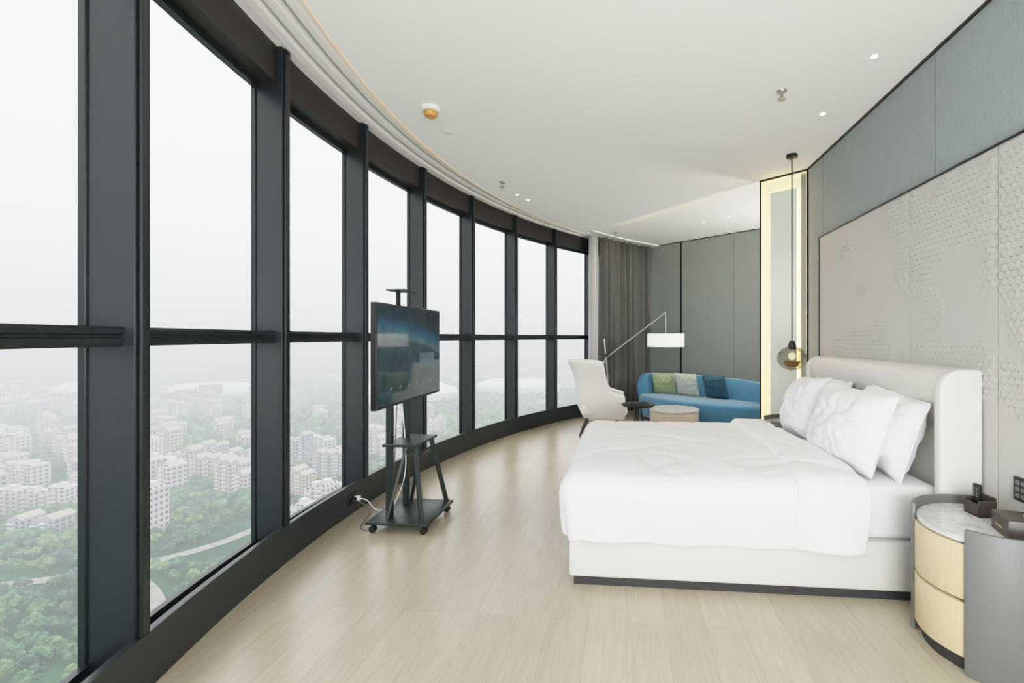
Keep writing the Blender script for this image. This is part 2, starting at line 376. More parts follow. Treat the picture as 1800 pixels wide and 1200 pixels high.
def drape(name,xs0,x0,x1,y0,y1,ztop,drop,r,off,nx=90,ny=120,skew=0):
    Mx=r*math.pi/2+(drop-r)
    bm=bmesh.new(); rows=[]
    for i in range(nx+1):
        row=[]
        for j in range(ny+1):
            t=(y0-Mx)+(y1-y0+2*Mx)*j/ny
            v=j/ny
            smin=(x0-Mx) if xs0 is None else xs0+.03*math.sin(v*5+1)-skew*(1-v)**2
            s1=x1+.035*math.sin(v*6.5+.4)
            s=smin+(s1-smin)*i/nx
            ex=max(0,x0-s); ey=(t-y0) if t<y0 else ((t-y1) if t>y1 else 0)
            a=min(1,ex/Mx); b=min(1,abs(ey)/Mx)
            ex2=ex*math.sqrt(max(0,1-b*b/2)); ey2=ey*math.sqrt(max(0,1-a*a/2))
            Ld=math.hypot(ex2,ey2); sx=max(s,x0); sy=min(max(t,y0),y1)
            eo=off*min(1,(i/nx)*6+.15) if xs0 is not None else off
            if Ld>1e-6:
                if Ld<r*math.pi/2: h=r*math.sin(Ld/r); dz=r*(1-math.cos(Ld/r))
                else: h=r; dz=r+(Ld-r*math.pi/2)
                dx,dy=-ex2/Ld,ey2/Ld
                along=sx*1.0+sy+math.atan2(ey2,ex2+1e-9)*.35
                w=min(1,dz/drop)
                h+=w*(.018*math.sin(along*6+1)+.014*math.sin(along*15+2.3)+.034*noise.noise(Vector((along*3.2,dz*2,1.0))))-.03*w*w
                dz*=1+.06*noise.noise(Vector((along*2.5,1.0,0)))+.05*(sx-x0)/1.5
            else: h=dz=0; dx=dy=0
            cyn=(sy-y0)/(y1-y0)
            fade=(1 if Ld<1e-6 else max(0,1-dz/.16))
            wn_=Vector((sx*2.2+sy*.8,sy*2.6-sx*.6,1.7))
            cr=abs(noise.noise(wn_))
            top=.026*math.sin(math.pi*min(1,max(0,cyn)))**.6+.016*noise.noise(Vector((sx*1.8,sy*1.8,1)))-.014*max(0,.12-cr)/.12+.004*noise.noise(Vector((sx*6+sy*3,sy*5,1)))
            if i>nx*.9 and xs0 is None: eo-=.02*(i/nx-.9)*10
            row.append(bm.verts.new((sx+dx*(h+eo),sy+dy*(h+eo),ztop-dz+top*fade+eo*fade)))
        rows.append(row)
    for A,B in zip(rows,rows[1:]):
        for j in range(ny): bm.faces.new((A[j],A[j+1],B[j+1],B[j]))
    o=finish(bm,name,m_linen,ang=180); md=o.modifiers.new('s','SOLIDIFY'); md.thickness=.028; md.offset=-1
    sm=o.modifiers.new('b','SUBSURF'); sm.levels=1; sm.render_levels=1
    return o
dv=drape('duvet_cover',None,-.258,1.22,2.712,4.338,.637,.37,.13,0)
df=drape('duvet_fold',.96,-.258,1.225,2.712,4.338,.637,.352,.13,.034,nx=30,skew=.12)
root('duvet',(0,0,0),0,"thick white duvet draped over the bed, turned back near the pillows","duvet",[dv,df])

def cushion(name,w,h,t,mat,loc,rot,label,group,flange=0,cat='pillow',seed=0):
    n=36; bm=bmesh.new(); sides=[]
    for sg in (1,-1):
        g=[]
        for i in range(n+1):
            row=[]
            for j in range(n+1):
                u=-1+2*i/n; v=-1+2*j/n
                yy=u*w/2*(1-.07*(1-v*v))*(1-.03*u*u*v*v); zz=v*h/2*(1-.07*(1-u*u))*(1-.05*u*u*v*v)
                fu=max(0,1-abs(u/(1-flange))**2.6) if abs(u)<1-flange else 0
                fv=max(0,1-abs(v/(1-flange))**2.6) if abs(v)<1-flange else 0
                th=t/2*(fu*fv)**.48
                th*=1+.16*noise.noise(Vector((u*2+seed,v*2,seed)))-.10*max(0,v)**2
                cr=abs(noise.noise(Vector((u*2.6+seed,v*1.8+seed,sg*2+4))))
                th-=.018*max(0,.15-cr)/.15*(fu*fv)**.3*(t/.27)
                cr2=abs(noise.noise(Vector((u*4.6+seed,v*3.2-seed,sg*2+9))))
                th-=.007*max(0,.15-cr2)/.15*(fu*fv)**.3*(t/.27)
                ed=max(abs(u),abs(v))
                wr=.012*ed*noise.noise(Vector((u*4+seed*3,v*4,2)))+(.014*math.sin(u*5+seed)*ed**6 if flange else 0)
                row.append((sg*th+wr+(.004*sg),yy,zz))
            g.append(row)
        sides.append([[bm.verts.new(p) for p in row] for row in g])
    for s in sides:
        for i in range(n):
            for j in range(n): bm.faces.new((s[i][j],s[i+1][j],s[i+1][j+1],s[i][j+1]))
    F,Bk=sides
    for i in range(n):
        for (a,b) in (((i,0),(i+1,0)),((i,n),(i+1,n)),((0,i),(0,i+1)),((n,i),(n,i+1))):
            bm.faces.new((F[a[0]][a[1]],F[b[0]][b[1]],Bk[b[0]][b[1]],Bk[a[0]][a[1]]))
    o=finish(bm,name,mat,ang=120); o.location=loc; o.rotation_euler=rot
    return tag(o,label,cat,group)
G='white pillows at the head of the bed'
LF="plump white pillow leaning in front on the bed"; LB="white flanged pillow leaning against the headboard"
cushion('pillow',.72,.50,.23,m_linen,(1.56,3.06,.845),(rad(5),rad(16),rad(2)),LB,G,.08,seed=3)
cushion('pillow',.72,.50,.22,m_linen,(1.56,3.90,.85),(0,rad(16),rad(-3)),LB,G,.08,seed=5)
cushion('pillow',.70,.50,.27,m_linen,(1.37,3.10,.855),(rad(2),rad(18),rad(8)),LF,G,.05,seed=7)
cushion('pillow',.68,.50,.27,m_linen,(1.375,3.80,.865),(rad(-4),rad(18),rad(-2)),LF,G,.05,seed=9)

# ------------------------------------------------------------ nightstands
def nightstand(yc,sg,label):
    parts=[]
    def shell(name,p0,p1,z0,z1,r0,r1,mat,ext,bev=.006):
        pts_in=[];pts_out=[]
        n=max(6,int(abs(p1-p0)/4))
        for i in range(n+1):
            p=rad(p0+(p1-p0)*i/n); nx,ny=-math.cos(p),-sg*math.sin(p)
            pts_in.append((nx*r0,ny*r0)); pts_out.append((nx*r1,ny*r1))
        if ext:
            e=.185
            pts_in.append((e,pts_in[-1][1])); pts_out.append((e,pts_out[-1][1]))
        return poly(name,pts_in+pts_out[::-1],z0,z1,mat,bev,2)
    parts.append(shell('shell_side',38,90,.0,.605,.272,.292,m_shell,True))
    parts.append(shell('shell_side.001',-28,-90,.0,.605,.272,.292,m_shell,True))
    for k,(z0,z1) in enumerate(((.065,.292),(.305,.535))):
        parts.append(shell('drawer' if k==0 else 'drawer.001',-27,37.5,z0,z1,.24,.278,m_gold,False,.004))
    pts=[(-.25*math.cos(rad(p)),-.25*math.sin(rad(p))) for p in range(-90,91,10)]+[(.18,-.25),(.18,.25)]
    parts.append(poly('carcass',pts,.0,.54,m_blackmatte))
    pts=[(-.271*math.cos(rad(p)),-.271*math.sin(rad(p))) for p in range(-90,91,6)]+[(.18,-.271),(.18,.271)]
    parts.append(poly('marble_top',pts,.541,.565,m_marble,.003,1))
    return root('nightstand',(1.62,yc,0),0,label,'nightstand',parts,'bedside nightstands')
nightstand(2.28,1,"curved nightstand, gold drawers, marble top, grey leather shell")
nightstand(4.80,-1,"curved nightstand with marble top under the pendant lamp")
b1=box('box_body',-.12,.12,-.075,.075,0,.08,m_brownbox,.006,2)
bm=bmesh.new(); addlathe(bm,[(.0,0),(.035,.0),(.03,.02),(.04,.045),(.02,.06),(0,.05)],n=9)
for v in bm.verts: v.co+=Vector((.3*v.co.z,.25*v.co.z,.079)); v.co+= noise.noise_vector(v.co*40)*.008
t1=finish(bm,'tissue',m_tissue,smooth=False)
bm=bmesh.new(); addbox(bm,-.121,-.1205,-.03,.03,.03,.036); t2=finish(bm,'gold_stripe',m_brass)
root('tissue_box',(1.70,2.15,.565),rad(-14),"dark brown leather tissue box with a white tissue","tissue box",[b1,t1,t2])
bm=bmesh.new(); addbox(bm,-.042,.042,-.045,.045,0,.012); addbox(bm,-.042,-.035,-.045,.045,0,.06); addbox(bm,.035,.042,-.045,.045,0,.09)
addbox(bm,-.042,.042,-.045,-.038,0,.075); addbox(bm,-.042,.042,.038,.045,0,.075)
h1=finish(bm,'holder_box',m_brownbox,.002,1); root('remote_holder',(1.66,2.40,.565),rad(5),"dark brown leather holder standing on the nightstand","remote holder",[h1])
bm=bmesh.new(); addbox(bm,-.009,.009,-.018,.018,0,.13); r1=finish(bm,'remote_body',m_black,.004,2)
bm=bmesh.new()
for i in range(4):
    for j in (-.008,.008): addbox(bm,-.0105,-.009,j-.0035,j+.0035,.07+i*.012,.077+i*.012)
r2=finish(bm,'remote_buttons',m_shell)
root('remote_control',(1.652,2.405,.578),rad(5),"black remote control standing in the holder","remote control",[r1,r2])
s1=box('switch_plate',-.01,0,-.045,.045,-.055,.055,m_black,.003,1)
bm=bmesh.new()
for z in (-.03,.0,.03):
    addbox(bm,-.0125,-.01,-.03,-.004,z-.01,z+.01); addbox(bm,-.0125,-.01,.004,.03,z-.01,z+.01)
s2=finish(bm,'switch_buttons',m_shell)
root('wall_switch',(1.809,2.35,.70),0,"black wall switch panel beside the bed","wall switch",[s1,s2])

# ------------------------------------------------------------ pendant lamp
px,py_=1.548,4.618
cn=lathe('canopy',[(0,0),(.05,0),(.05,-.03),(.012,-.035),(0,-.035)],m_black)
cd=tube('cord',[(0,0,-.03),(0,0,-1.76)],.0055,m_black,8)
cap=lathe('lamp_cap',[(0,-1.75),(.02,-1.75),(.035,-1.79),(.035,-1.83),(0,-1.83)],m_black)
gl=[(.035,-1.80)]
for k in range(1,15):
    a=rad(90-170*k/14-5); gl.append((.13*math.cos(a) if math.cos(a)>0 else .02,-1.915+.115*math.sin(a)))
gs=lathe('glass_shade',gl,m_smoke)
bl=lathe('bulb',[(0,-1.86),(.028,-1.87),(.035,-1.90),(.02,-1.93),(0,-1.935)],m_bulb,n=20)
br=lathe('brass_reflector',[(.0,-1.955),(.07,-1.95),(.075,-1.945),(.05,-1.99),(0,-2.0)],m_brass)
root('pendant_lamp',(px,py_,ZC),0,"smoked glass globe pendant lamp on a long black cord","pendant lamp",[cn,cd,cap,gs,bl,br])

# ------------------------------------------------------------ ceiling fittings
dr=lathe('trim_ring',[(.021,-.002),(.030,-.004),(.034,0),(.021,.0)],m_plast); dl=lathe('lens',[(0,-.002),(.021,-.002),(.021,0),(0,0)],m_lens)
D=root('downlight',(1.508,3.05,ZC),0,"small round recessed ceiling downlight","downlight",[dr,dl],'ceiling downlights')
for p in ((1.50,3.795,ZC),(-1.316,5.59,ZC),(-1.23,5.81,ZC),(1.199,7.545,ZC+RZ),(1.521,7.26,ZC+RZ)): copytree(D,p)
s=lathe('escutcheon',[(0,0),(.035,0),(.03,-.01),(.01,-.012),(0,-.012)],m_chrome,n=24)
bm=bmesh.new(); addlathe(bm,[(0,-.01),(.008,-.01),(.008,-.04),(0,-.04)],n=10); addlathe(bm,[(0,-.06),(.026,-.058),(.026,-.062),(0,-.064)],n=16); addtube(bm,[(.008,0,-.035),(.014,0,-.048),(.004,0,-.06)],.003,6); addtube(bm,[(-.008,0,-.035),(-.014,0,-.048),(-.004,0,-.06)],.003,6)
s2=finish(bm,'sprinkler_head',m_chrome)
S=root('sprinkler',(1.077,3.417,ZC),0,"small metal fire sprinkler head on the ceiling","sprinkler",[s,s2],'ceiling sprinklers')
for p in ((-1.373,5.12,ZC),(-.195,8.18,ZC+RZ)): copytree(S,p)
a=lathe('detector_base',[(0,0),(.070,0),(.072,-.02),(.062,-.03),(0,-.03)],m_plast); b=lathe('detector_cap',[(0,-.03),(.050,-.03),(.050,-.05),(.040,-.066),(0,-.07)],m_orange)
root('smoke_detector',(-1.465,3.416,ZC),0,"round white smoke detector with an orange cap","smoke detector",[a,b])
o=lathe('ceiling_cover',[(0,-.003),(.035,-.003),(.04,0),(0,0)],m_plast); o.location=(-1.489,3.83,ZC); tag(o,"small flat white round ceiling cover","ceiling cover")

# ------------------------------------------------------------ TV and stand
m_stand=M('stand_metal',(.014,.022,.022),.4,.2,.15)
parts=[]
parts.append(box('base_plate',-.22,.24,-.26,.26,.062,.085,m_stand,.008,2))
for k,(x,y) in enumerate(((-.18,-.22),(.20,-.22),(-.18,.22),(.20,.22))):
    bm=bmesh.new()
    for yy in (-.016,.005):
        T=Matrix.Translation((x,y+yy,.024))@Matrix.Rotation(rad(-90),4,'X')
        n0=len(bm.verts); addlathe(bm,[(0,0),(.024,0),(.024,.011),(0,.011)],n=18); bm.verts.ensure_lookup_table()
        for v in bm.verts[n0:]: v.co=T@v.co
    addbox(bm,x-.010,x+.010,y-.005,y+.005,.024,.063)
    parts.append(finish(bm,'caster' if k==0 else 'caster.%03d'%k,m_black))
for k,y in enumerate((-.13,.13)):
    parts.append(box('post' if k==0 else 'post.001',-.12,-.08,y-.025,y+.025,.085,1.45,m_stand,.004,1))
bm=bmesh.new()
for z in (.98,1.38): addbox(bm,-.08,-.06,-.28,.28,z-.025,z+.025)
for y in (-.2,.2): addbox(bm,-.06,-.045,y-.015,y+.015,.93,1.5)
parts.append(finish(bm,'mount_bracket',m_black,.002,1))
bm=bmesh.new(); addbox(bm,-.11,-.09,-.02,.02,1.3,1.75); addbox(bm,-.12,-.08,-.15,.15,1.42,1.46); parts.append(finish(bm,'top_pole',m_stand,.002,1))
parts.append(box('camera_shelf',-.15,.0,-.10,.10,1.75,1.762,m_stand,.003,1))
parts.append(box('equipment_shelf',-.13,.13,-.19,.19,.605,.625,m_stand,.004,1))
bm=bmesh.new()
for y in (-.16,.16):
    beam(bm,(.10,y*.85,.61),(.19,y*1.45,.08),.030,.030); beam(bm,(.03,y*.85,.60),(-.09,y*1.2,.08),.022,.022)
beam(bm,(.115,-.15,.52),(.115,.15,.52),.02,.02)
parts.append(finish(bm,'brace',m_stand,.003,1))
root('tv_stand',(-1.64,3.46,0),0,"black metal rolling television stand with shelf and casters","tv stand",parts)

def scr_mat():
    m,nt,b=newmat('tv_screen'); N=nt.nodes;L=nt.links
    tc=N.new('ShaderNodeTexCoord'); sp=N.new('ShaderNodeSeparateXYZ'); L.new(tc.outputs['Object'],sp.inputs[0])
    def mth(op,a,b_=None):
        n=N.new('ShaderNodeMath'); n.operation=op
        for i,v in enumerate((a,b_)):
            if v is None: continue
            if isinstance(v,(int,float)): n.inputs[i].default_value=v
            else: L.new(v,n.inputs[i])
        return n.outputs[0]
    y,z=sp.outputs['Y'],sp.outputs['Z']
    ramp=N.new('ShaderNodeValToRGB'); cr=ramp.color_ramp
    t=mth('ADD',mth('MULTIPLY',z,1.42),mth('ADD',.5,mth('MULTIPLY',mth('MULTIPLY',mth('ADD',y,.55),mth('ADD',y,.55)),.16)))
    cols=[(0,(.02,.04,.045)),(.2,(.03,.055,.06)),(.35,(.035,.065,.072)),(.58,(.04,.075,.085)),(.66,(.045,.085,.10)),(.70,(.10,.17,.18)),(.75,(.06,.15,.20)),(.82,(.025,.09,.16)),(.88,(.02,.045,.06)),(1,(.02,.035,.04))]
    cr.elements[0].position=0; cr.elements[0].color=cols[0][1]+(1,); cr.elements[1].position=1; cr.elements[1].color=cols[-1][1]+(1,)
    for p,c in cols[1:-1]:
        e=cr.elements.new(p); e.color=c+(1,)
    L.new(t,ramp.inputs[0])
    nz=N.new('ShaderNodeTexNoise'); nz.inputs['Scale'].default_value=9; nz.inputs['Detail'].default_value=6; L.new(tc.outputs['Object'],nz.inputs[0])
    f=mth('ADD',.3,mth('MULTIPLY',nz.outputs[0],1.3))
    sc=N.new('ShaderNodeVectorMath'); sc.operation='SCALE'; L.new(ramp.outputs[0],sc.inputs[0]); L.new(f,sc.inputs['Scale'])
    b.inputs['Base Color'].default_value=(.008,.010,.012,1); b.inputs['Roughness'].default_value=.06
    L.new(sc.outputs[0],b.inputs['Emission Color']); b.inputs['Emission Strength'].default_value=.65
    return m
tw,thh=1.11,.705
bz=box('tv_casing',-.03,.012,-tw/2,tw/2,-thh/2,thh/2,m_black,.005,2)
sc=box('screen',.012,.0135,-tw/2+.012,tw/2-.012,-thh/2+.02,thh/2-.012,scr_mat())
m_ui=M('screen_icon_white',(.3,.36,.4),.4,emis=(.7,.85,.9),estr=.06)
tvp=[bz,sc]
for k in range(6):
    y=-.36+k*.14
    bm=bmesh.new(); n=14
    f=[bm.verts.new((.0139,y+.011*math.cos(2*math.pi*q/n),-.23+.011*math.sin(2*math.pi*q/n))) for q in range(n)]
    g=[bm.verts.new((.0139,y+.007*math.cos(2*math.pi*q/n),-.23+.007*math.sin(2*math.pi*q/n))) for q in range(n)]
    for q in range(n): bm.faces.new((f[q],f[(q+1)%n],g[(q+1)%n],g[q]))
    tvp.append(finish(bm,'screen_icon' if k==0 else 'screen_icon.%03d'%k,m_ui,smooth=False))
bm=bmesh.new(); addbox(bm,.0137,.0139,.12,.42,-.12,.0); 
tvp.append(finish(bm,'screen_tile',M('screen_tile_blue',(.05,.08,.10),.2,emis=(.12,.19,.22),estr=.25),smooth=False))
root('television',(-1.628,3.445,1.278),rad(1.7),"flat-screen television showing a dark blue menu on the rolling stand","television",tvp)
a=box('outlet_plate',-.006,.006,-.06,.06,-.045,.045,m_black,.003,1)
bm=bmesh.new(); addbox(bm,.006,.04,-.045,-.01,-.02,.02); pa=finish(bm,'plug',m_black,.004,2)
bm=bmesh.new(); addbox(bm,.006,.045,.01,.045,-.02,.02); pb=finish(bm,'plug.001',m_plast,.004,2)
x,y=cp(7.966,182); root('power_outlet',(x,y,.12),rad(2),"black power outlet with two plugs on the window curb","power outlet",[a,pa,pb])
def cat(pts,n=10):
    out=[]; P=[Vector(p) for p in pts]; P=[P[0]]+P+[P[-1]]
    for i in range(1,len(P)-2):
        for k in range(n):
            t=k/n; a,b,c,d=P[i-1],P[i],P[i+1],P[i+2]
            out.append(.5*((2*b)+(-a+c)*t+(2*a-5*b+4*c-d)*t*t+(-a+3*b-3*c+d)*t**3))
    out.append(P[-2]); return out
bm=bmesh.new(); addtube(bm,cat([(x+.04,y-.02,.12),(x+.12,y-.03,.09),(x+.14,y+.0,.012),(-1.95,3.3,.008),(-1.84,3.25,.008),(-1.86,3.40,.05),(-1.80,3.45,.11),(-1.76,3.42,.3),(-1.74,3.44,.9)]),.004,6)
tag(finish(bm,'power_cable',m_shell),"grey power cable running from the outlet to the stand","cable")
bm=bmesh.new(); addtube(bm,cat([(x+.04,y+.03,.12),(x+.10,y+.04,.10),(x+.13,y+.10,.012),(-1.92,3.62,.008),(-1.88,3.50,.02),(-1.80,3.52,.11),(-1.70,3.5,.4),(-1.74,3.52,.9)]),.004,6)
tag(finish(bm,'power_cable',m_plast),"white power cable looping from the outlet to the stand","cable")

# ------------------------------------------------------------ wing chair
def wingchair():
    path=[]
    n=64; Rr=.33; Ls=.40
    for i in range(n+1):
        t=i/n
        if t<.27: x=Ls-Ls*(t/.27); y=-Rr; nx,ny=0,-1
        elif t<=.73:
            a=rad(-90-180*(t-.27)/.46); x=Rr*math.cos(a); y=Rr*math.sin(a); nx,ny=math.cos(a),math.sin(a)
        else: x=Ls*((t-.73)/.27); y=Rr; nx,ny=0,1
        path.append((x,y,nx,ny))
    def H(t):
        q=abs(t-.5)*2
        if q<.46: return 1.06-.04*(q/.46)**2.5
        s=min(1,(q-.46)/.28); s=s*s*(3-2*s)
        return 1.02-s*.40-.06*max(0,(q-.72)/.28)
    bm=bmesh.new(); loops=[]
    for i,(x,y,nx,ny) in enumerate(path):
        t=i/n; h=H(t); q=abs(t-.5)*2; K=12; th=.07
        zs=[.22+(h-.22)*k/K for k in range(K+1)]
        def P(z,o):
            u=(z-.22)/.85
            off=-.13*(1-min(1,u*1.8))**2 - .055*math.sin(math.pi*min(1,max(0,(u-.25)/.75)))+.02*u
            xx=x+nx*(off+o); yy=y+ny*(off+o)
            xx-=.10*u**1.8*max(0,1-q/.9)
            if .22<q<.75: xx+=.15*max(0,u-.5)**1.2*math.sin(math.pi*(q-.22)/.53)*1.6
            return (xx,yy,z)
        loops.append([bm.verts.new(P(z,.0)) for z in zs]+[bm.verts.new(P(h+.02,-.015)),bm.verts.new(P(h+.02,-.05))]+[bm.verts.new(P(z,-th)) for z in zs[::-1]])
    m_=len(loops[0])
    for A,B in zip(loops,loops[1:]):
        for j in range(m_): bm.faces.new((A[j],A[(j+1)%m_],B[(j+1)%m_],B[j]))
    bm.faces.new(loops[0]); bm.faces.new(loops[-1])
    sh=finish(bm,'chair_shell',m_chair,ang=170)
    s=sh.modifiers.new('s','SUBSURF'); s.levels=1; s.render_levels=1
    st=box('seat',-.22,.43,-.25,.25,.28,.46,m_chair,.06,4)
    pts=[(x*.88+nx*-.17,y+ny*-.17) for x,y,nx,ny in path]
    bs=poly('seat_base',pts,.20,.30,m_chair,.03,3)
    lg=[]
    for k,(x,y) in enumerate(((.28,-.15),(.28,.15),(-.14,-.16),(-.14,.16))):
        bm=bmesh.new(); addtube(bm,[(x,y,.22),(x*1.2+(-.08 if x<0 else 0),y*1.5,0)],.024,10,0,.013); lg.append(finish(bm,'leg' if k==0 else 'leg.%03d'%k,m_black))
    return [sh,st,bs]+lg
root('wing_chair',(-.43,6.92,0),rad(2),"cream upholstered high wingback armchair with dark legs","armchair",wingchair())

t=lathe('table_top',[(0,.50),(.20,.50),(.225,.53),(.218,.53),(.195,.512),(0,.512)],m_black)
bm=bmesh.new()
for k in range(3):
    a=rad(120*k+20); addtube(bm,[(.03*math.cos(a),.03*math.sin(a),.50),(.06*math.cos(a),.06*math.sin(a),.28),(.17*math.cos(a),.17*math.sin(a),0)],.012,8)
lg=finish(bm,'table_legs',m_black)
root('side_table',(.15,6.24,0),0,"small round black tray side table on three legs","side table",[t,lg])
a=lathe('table_drum',[(0,0.03),(.33,.03),(.345,.06),(.345,.345),(.33,.355),(0,.355)],m_drum,n=64); b=lathe('table_top',[(0,.355),(.352,.355),(.355,.362),(.352,.378),(0,.38)],m_marble,n=64)
c=lathe('table_foot',[(0,0),(.29,0),(.29,.03),(0,.03)],m_blackmatte)
root('coffee_table',(.678,6.9,0),0,"round light wood drum coffee table with marble top","coffee table",[a,b,c])

# ------------------------------------------------------------ sofa
SO=Vector((1.15,7.73,0))
def sofa():
    pts=[];n=72
    def se(a,A,B,e=2.7):
        c,s=math.cos(a),math.sin(a); return (A*math.copysign(abs(c)**(2/e),c),B*math.copysign(abs(s)**(2/e),s))
    for i in range(n): 
        x,y=se(2*math.pi*i/n,1.13,.45); y+= -.10*math.cos(x*1.35)+.06
        pts.append((x,y))
    seat=poly('seat',pts,.06,.42,m_blue,.05,4)
    pl=poly('plinth',[(x*.93,y*.88) for x,y in pts],0,.07,m_blackmatte)
    path=[]; K=60
    P=[]
    for i in range(K+1):
        a=rad(196-(196-(-2))*i/K); x,y=se(a,1.13,.45); P.append((x,y+(-.10*math.cos(x*1.35)+.06)))
    for i in range(K+1):
        x0,y0=P[max(0,i-1)];x1,y1=P[min(K,i+1)]; dx,dy=x1-x0,y1-y0; l=math.hypot(dx,dy); path.append((P[i][0],P[i][1],-dy/l,dx/l))
    def prof(t):
        h=.77-.12*max(0,(t-.4)/.6)**1.5
        if t<.08: h=.60+.17*math.sin(t/.08*math.pi/2)
        lean=.05
        return [(.0,.06),(.02,.3),(lean,h-.05),(lean-.03,h-.01),(lean-.08,h),(lean-.13,h-.01),(lean-.16,h-.05),(-.15,.36),(-.14,.06)]
    bk=sweep('backrest',path,prof,m_blue,0); 
    return [seat,pl,bk]
ra=math.atan2(-.6398,.7686)
root('sofa',SO,ra,"curved blue velvet sofa standing along the fabric wall","sofa",sofa())
def sloc(u,v,z): return (SO+wd*u+wn*v+Vector((0,0,z)))
GC='cushions on the sofa'
cushion('cushion',.42,.40,.14,m_green,sloc(-.78,.15,.60),(0,rad(-18),ra+rad(90)+rad(18)),"green satin throw cushion on the sofa",GC,cat='cushion',seed=2)
cushion('cushion',.44,.42,.14,m_silver,sloc(-.32,.15,.61),(0,rad(-18),ra+rad(90)),"silver grey satin throw cushion on the sofa",GC,cat='cushion',seed=4)
cushion('cushion',.44,.42,.14,m_teal,sloc(.20,.16,.61),(0,rad(-18),ra+rad(90)-rad(5)),"dark teal satin throw cushion on the sofa",GC,cat='cushion',seed=6)

# ------------------------------------------------------------ floor lamp
bs=lathe('lamp_base',[(0,0),(.16,0),(.16,.02),(.02,.03),(0,.03)],m_chrome)
pole=tube('pole',[(0,0,.02),(-.02,0,.75),(-.08,0,1.38)],.014,m_chrome)
arm=tube('boom_arm',[(-.12,0,.93),(-.05,0,1.05),(.96,.1,1.83)],.010,m_chrome)
wt=tube('counterweight',[(-.13,0,.90),(-.06,0,1.0)],.022,m_chrome)
rod=tube('drop_rod',[(.96,.1,1.83),(.96,.1,1.46)],.005,m_chrome)
sh=lathe('lamp_shade',[(.31,1.245),(.31,1.465),(.305,1.465),(.305,1.25),(0,1.25),(0,1.245)],m_shade,c=(.96,.1,0),n=48)
jt=lathe('joint',[(0,-.03),(.025,-.03),(.025,.03),(0,.03)],m_black,c=(-.04,0,1.10))
root('floor_lamp',(-.305,8.0,0),0,"boom-arm floor lamp with white drum shade beside the curtain","floor lamp",[bs,pole,arm,wt,rod,sh,jt])

# ------------------------------------------------------------ the city
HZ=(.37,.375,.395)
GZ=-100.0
def hazed(name,build,L0=900):  # aerial haze painted into city surfaces: emission colour mixed in by distance
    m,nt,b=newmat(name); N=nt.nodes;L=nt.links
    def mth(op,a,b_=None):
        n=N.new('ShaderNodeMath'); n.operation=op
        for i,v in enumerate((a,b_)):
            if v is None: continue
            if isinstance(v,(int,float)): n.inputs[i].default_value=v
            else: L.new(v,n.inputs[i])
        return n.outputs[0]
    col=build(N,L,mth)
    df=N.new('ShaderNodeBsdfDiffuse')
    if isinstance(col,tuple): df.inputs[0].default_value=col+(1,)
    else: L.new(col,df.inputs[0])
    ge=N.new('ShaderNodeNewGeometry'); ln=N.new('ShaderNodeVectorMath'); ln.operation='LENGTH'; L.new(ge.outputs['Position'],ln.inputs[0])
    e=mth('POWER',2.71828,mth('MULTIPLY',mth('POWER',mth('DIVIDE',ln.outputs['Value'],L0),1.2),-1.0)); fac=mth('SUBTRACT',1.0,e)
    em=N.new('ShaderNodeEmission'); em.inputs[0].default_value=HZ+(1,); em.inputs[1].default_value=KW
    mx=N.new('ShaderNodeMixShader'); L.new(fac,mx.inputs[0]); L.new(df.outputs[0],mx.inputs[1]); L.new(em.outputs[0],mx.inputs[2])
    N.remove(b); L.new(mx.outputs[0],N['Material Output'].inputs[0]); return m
def fac_build(base):
    def f(N,L,mth):
        tc=N.new('ShaderNodeTexCoord'); sp=N.new('ShaderNodeSeparateXYZ'); L.new(tc.outputs['Object'],sp.inputs[0])
        fz=mth('FRACT',mth('DIVIDE',sp.outputs['Z'],3.0)); a=mth('LESS_THAN',fz,.5)
        fx=mth('FRACT',mth('DIVIDE',mth('ADD',sp.outputs['X'],sp.outputs['Y']),3.4)); b=mth('LESS_THAN',fx,.55)
        w=mth('MULTIPLY',mth('MULTIPLY',a,b),.85)
        mx=N.new('ShaderNodeMix'); mx.data_type='RGBA'; L.new(w,mx.inputs[0]); mx.inputs[6].default_value=base+(1,); mx.inputs[7].default_value=(.05,.06,.07,1)
        return mx.outputs[2]
    return f
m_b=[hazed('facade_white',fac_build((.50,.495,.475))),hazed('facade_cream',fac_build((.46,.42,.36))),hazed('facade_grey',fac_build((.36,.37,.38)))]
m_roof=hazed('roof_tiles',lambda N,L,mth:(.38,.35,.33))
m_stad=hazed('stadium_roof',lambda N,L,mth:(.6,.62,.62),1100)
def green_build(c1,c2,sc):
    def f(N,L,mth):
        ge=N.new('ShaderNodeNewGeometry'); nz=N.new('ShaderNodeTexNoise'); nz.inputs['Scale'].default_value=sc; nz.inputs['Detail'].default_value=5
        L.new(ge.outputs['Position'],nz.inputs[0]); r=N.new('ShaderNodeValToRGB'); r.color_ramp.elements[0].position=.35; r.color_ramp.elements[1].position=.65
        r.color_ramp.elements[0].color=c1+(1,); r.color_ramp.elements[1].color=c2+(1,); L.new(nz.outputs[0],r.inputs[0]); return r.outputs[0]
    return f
m_tree=[hazed('foliage_a',green_build((.025,.085,.04),(.10,.22,.08),.35),800),hazed('foliage_b',green_build((.02,.065,.045),(.07,.17,.09),.35),800),hazed('foliage_c',green_build((.045,.12,.045),(.17,.29,.10),.35),800)]
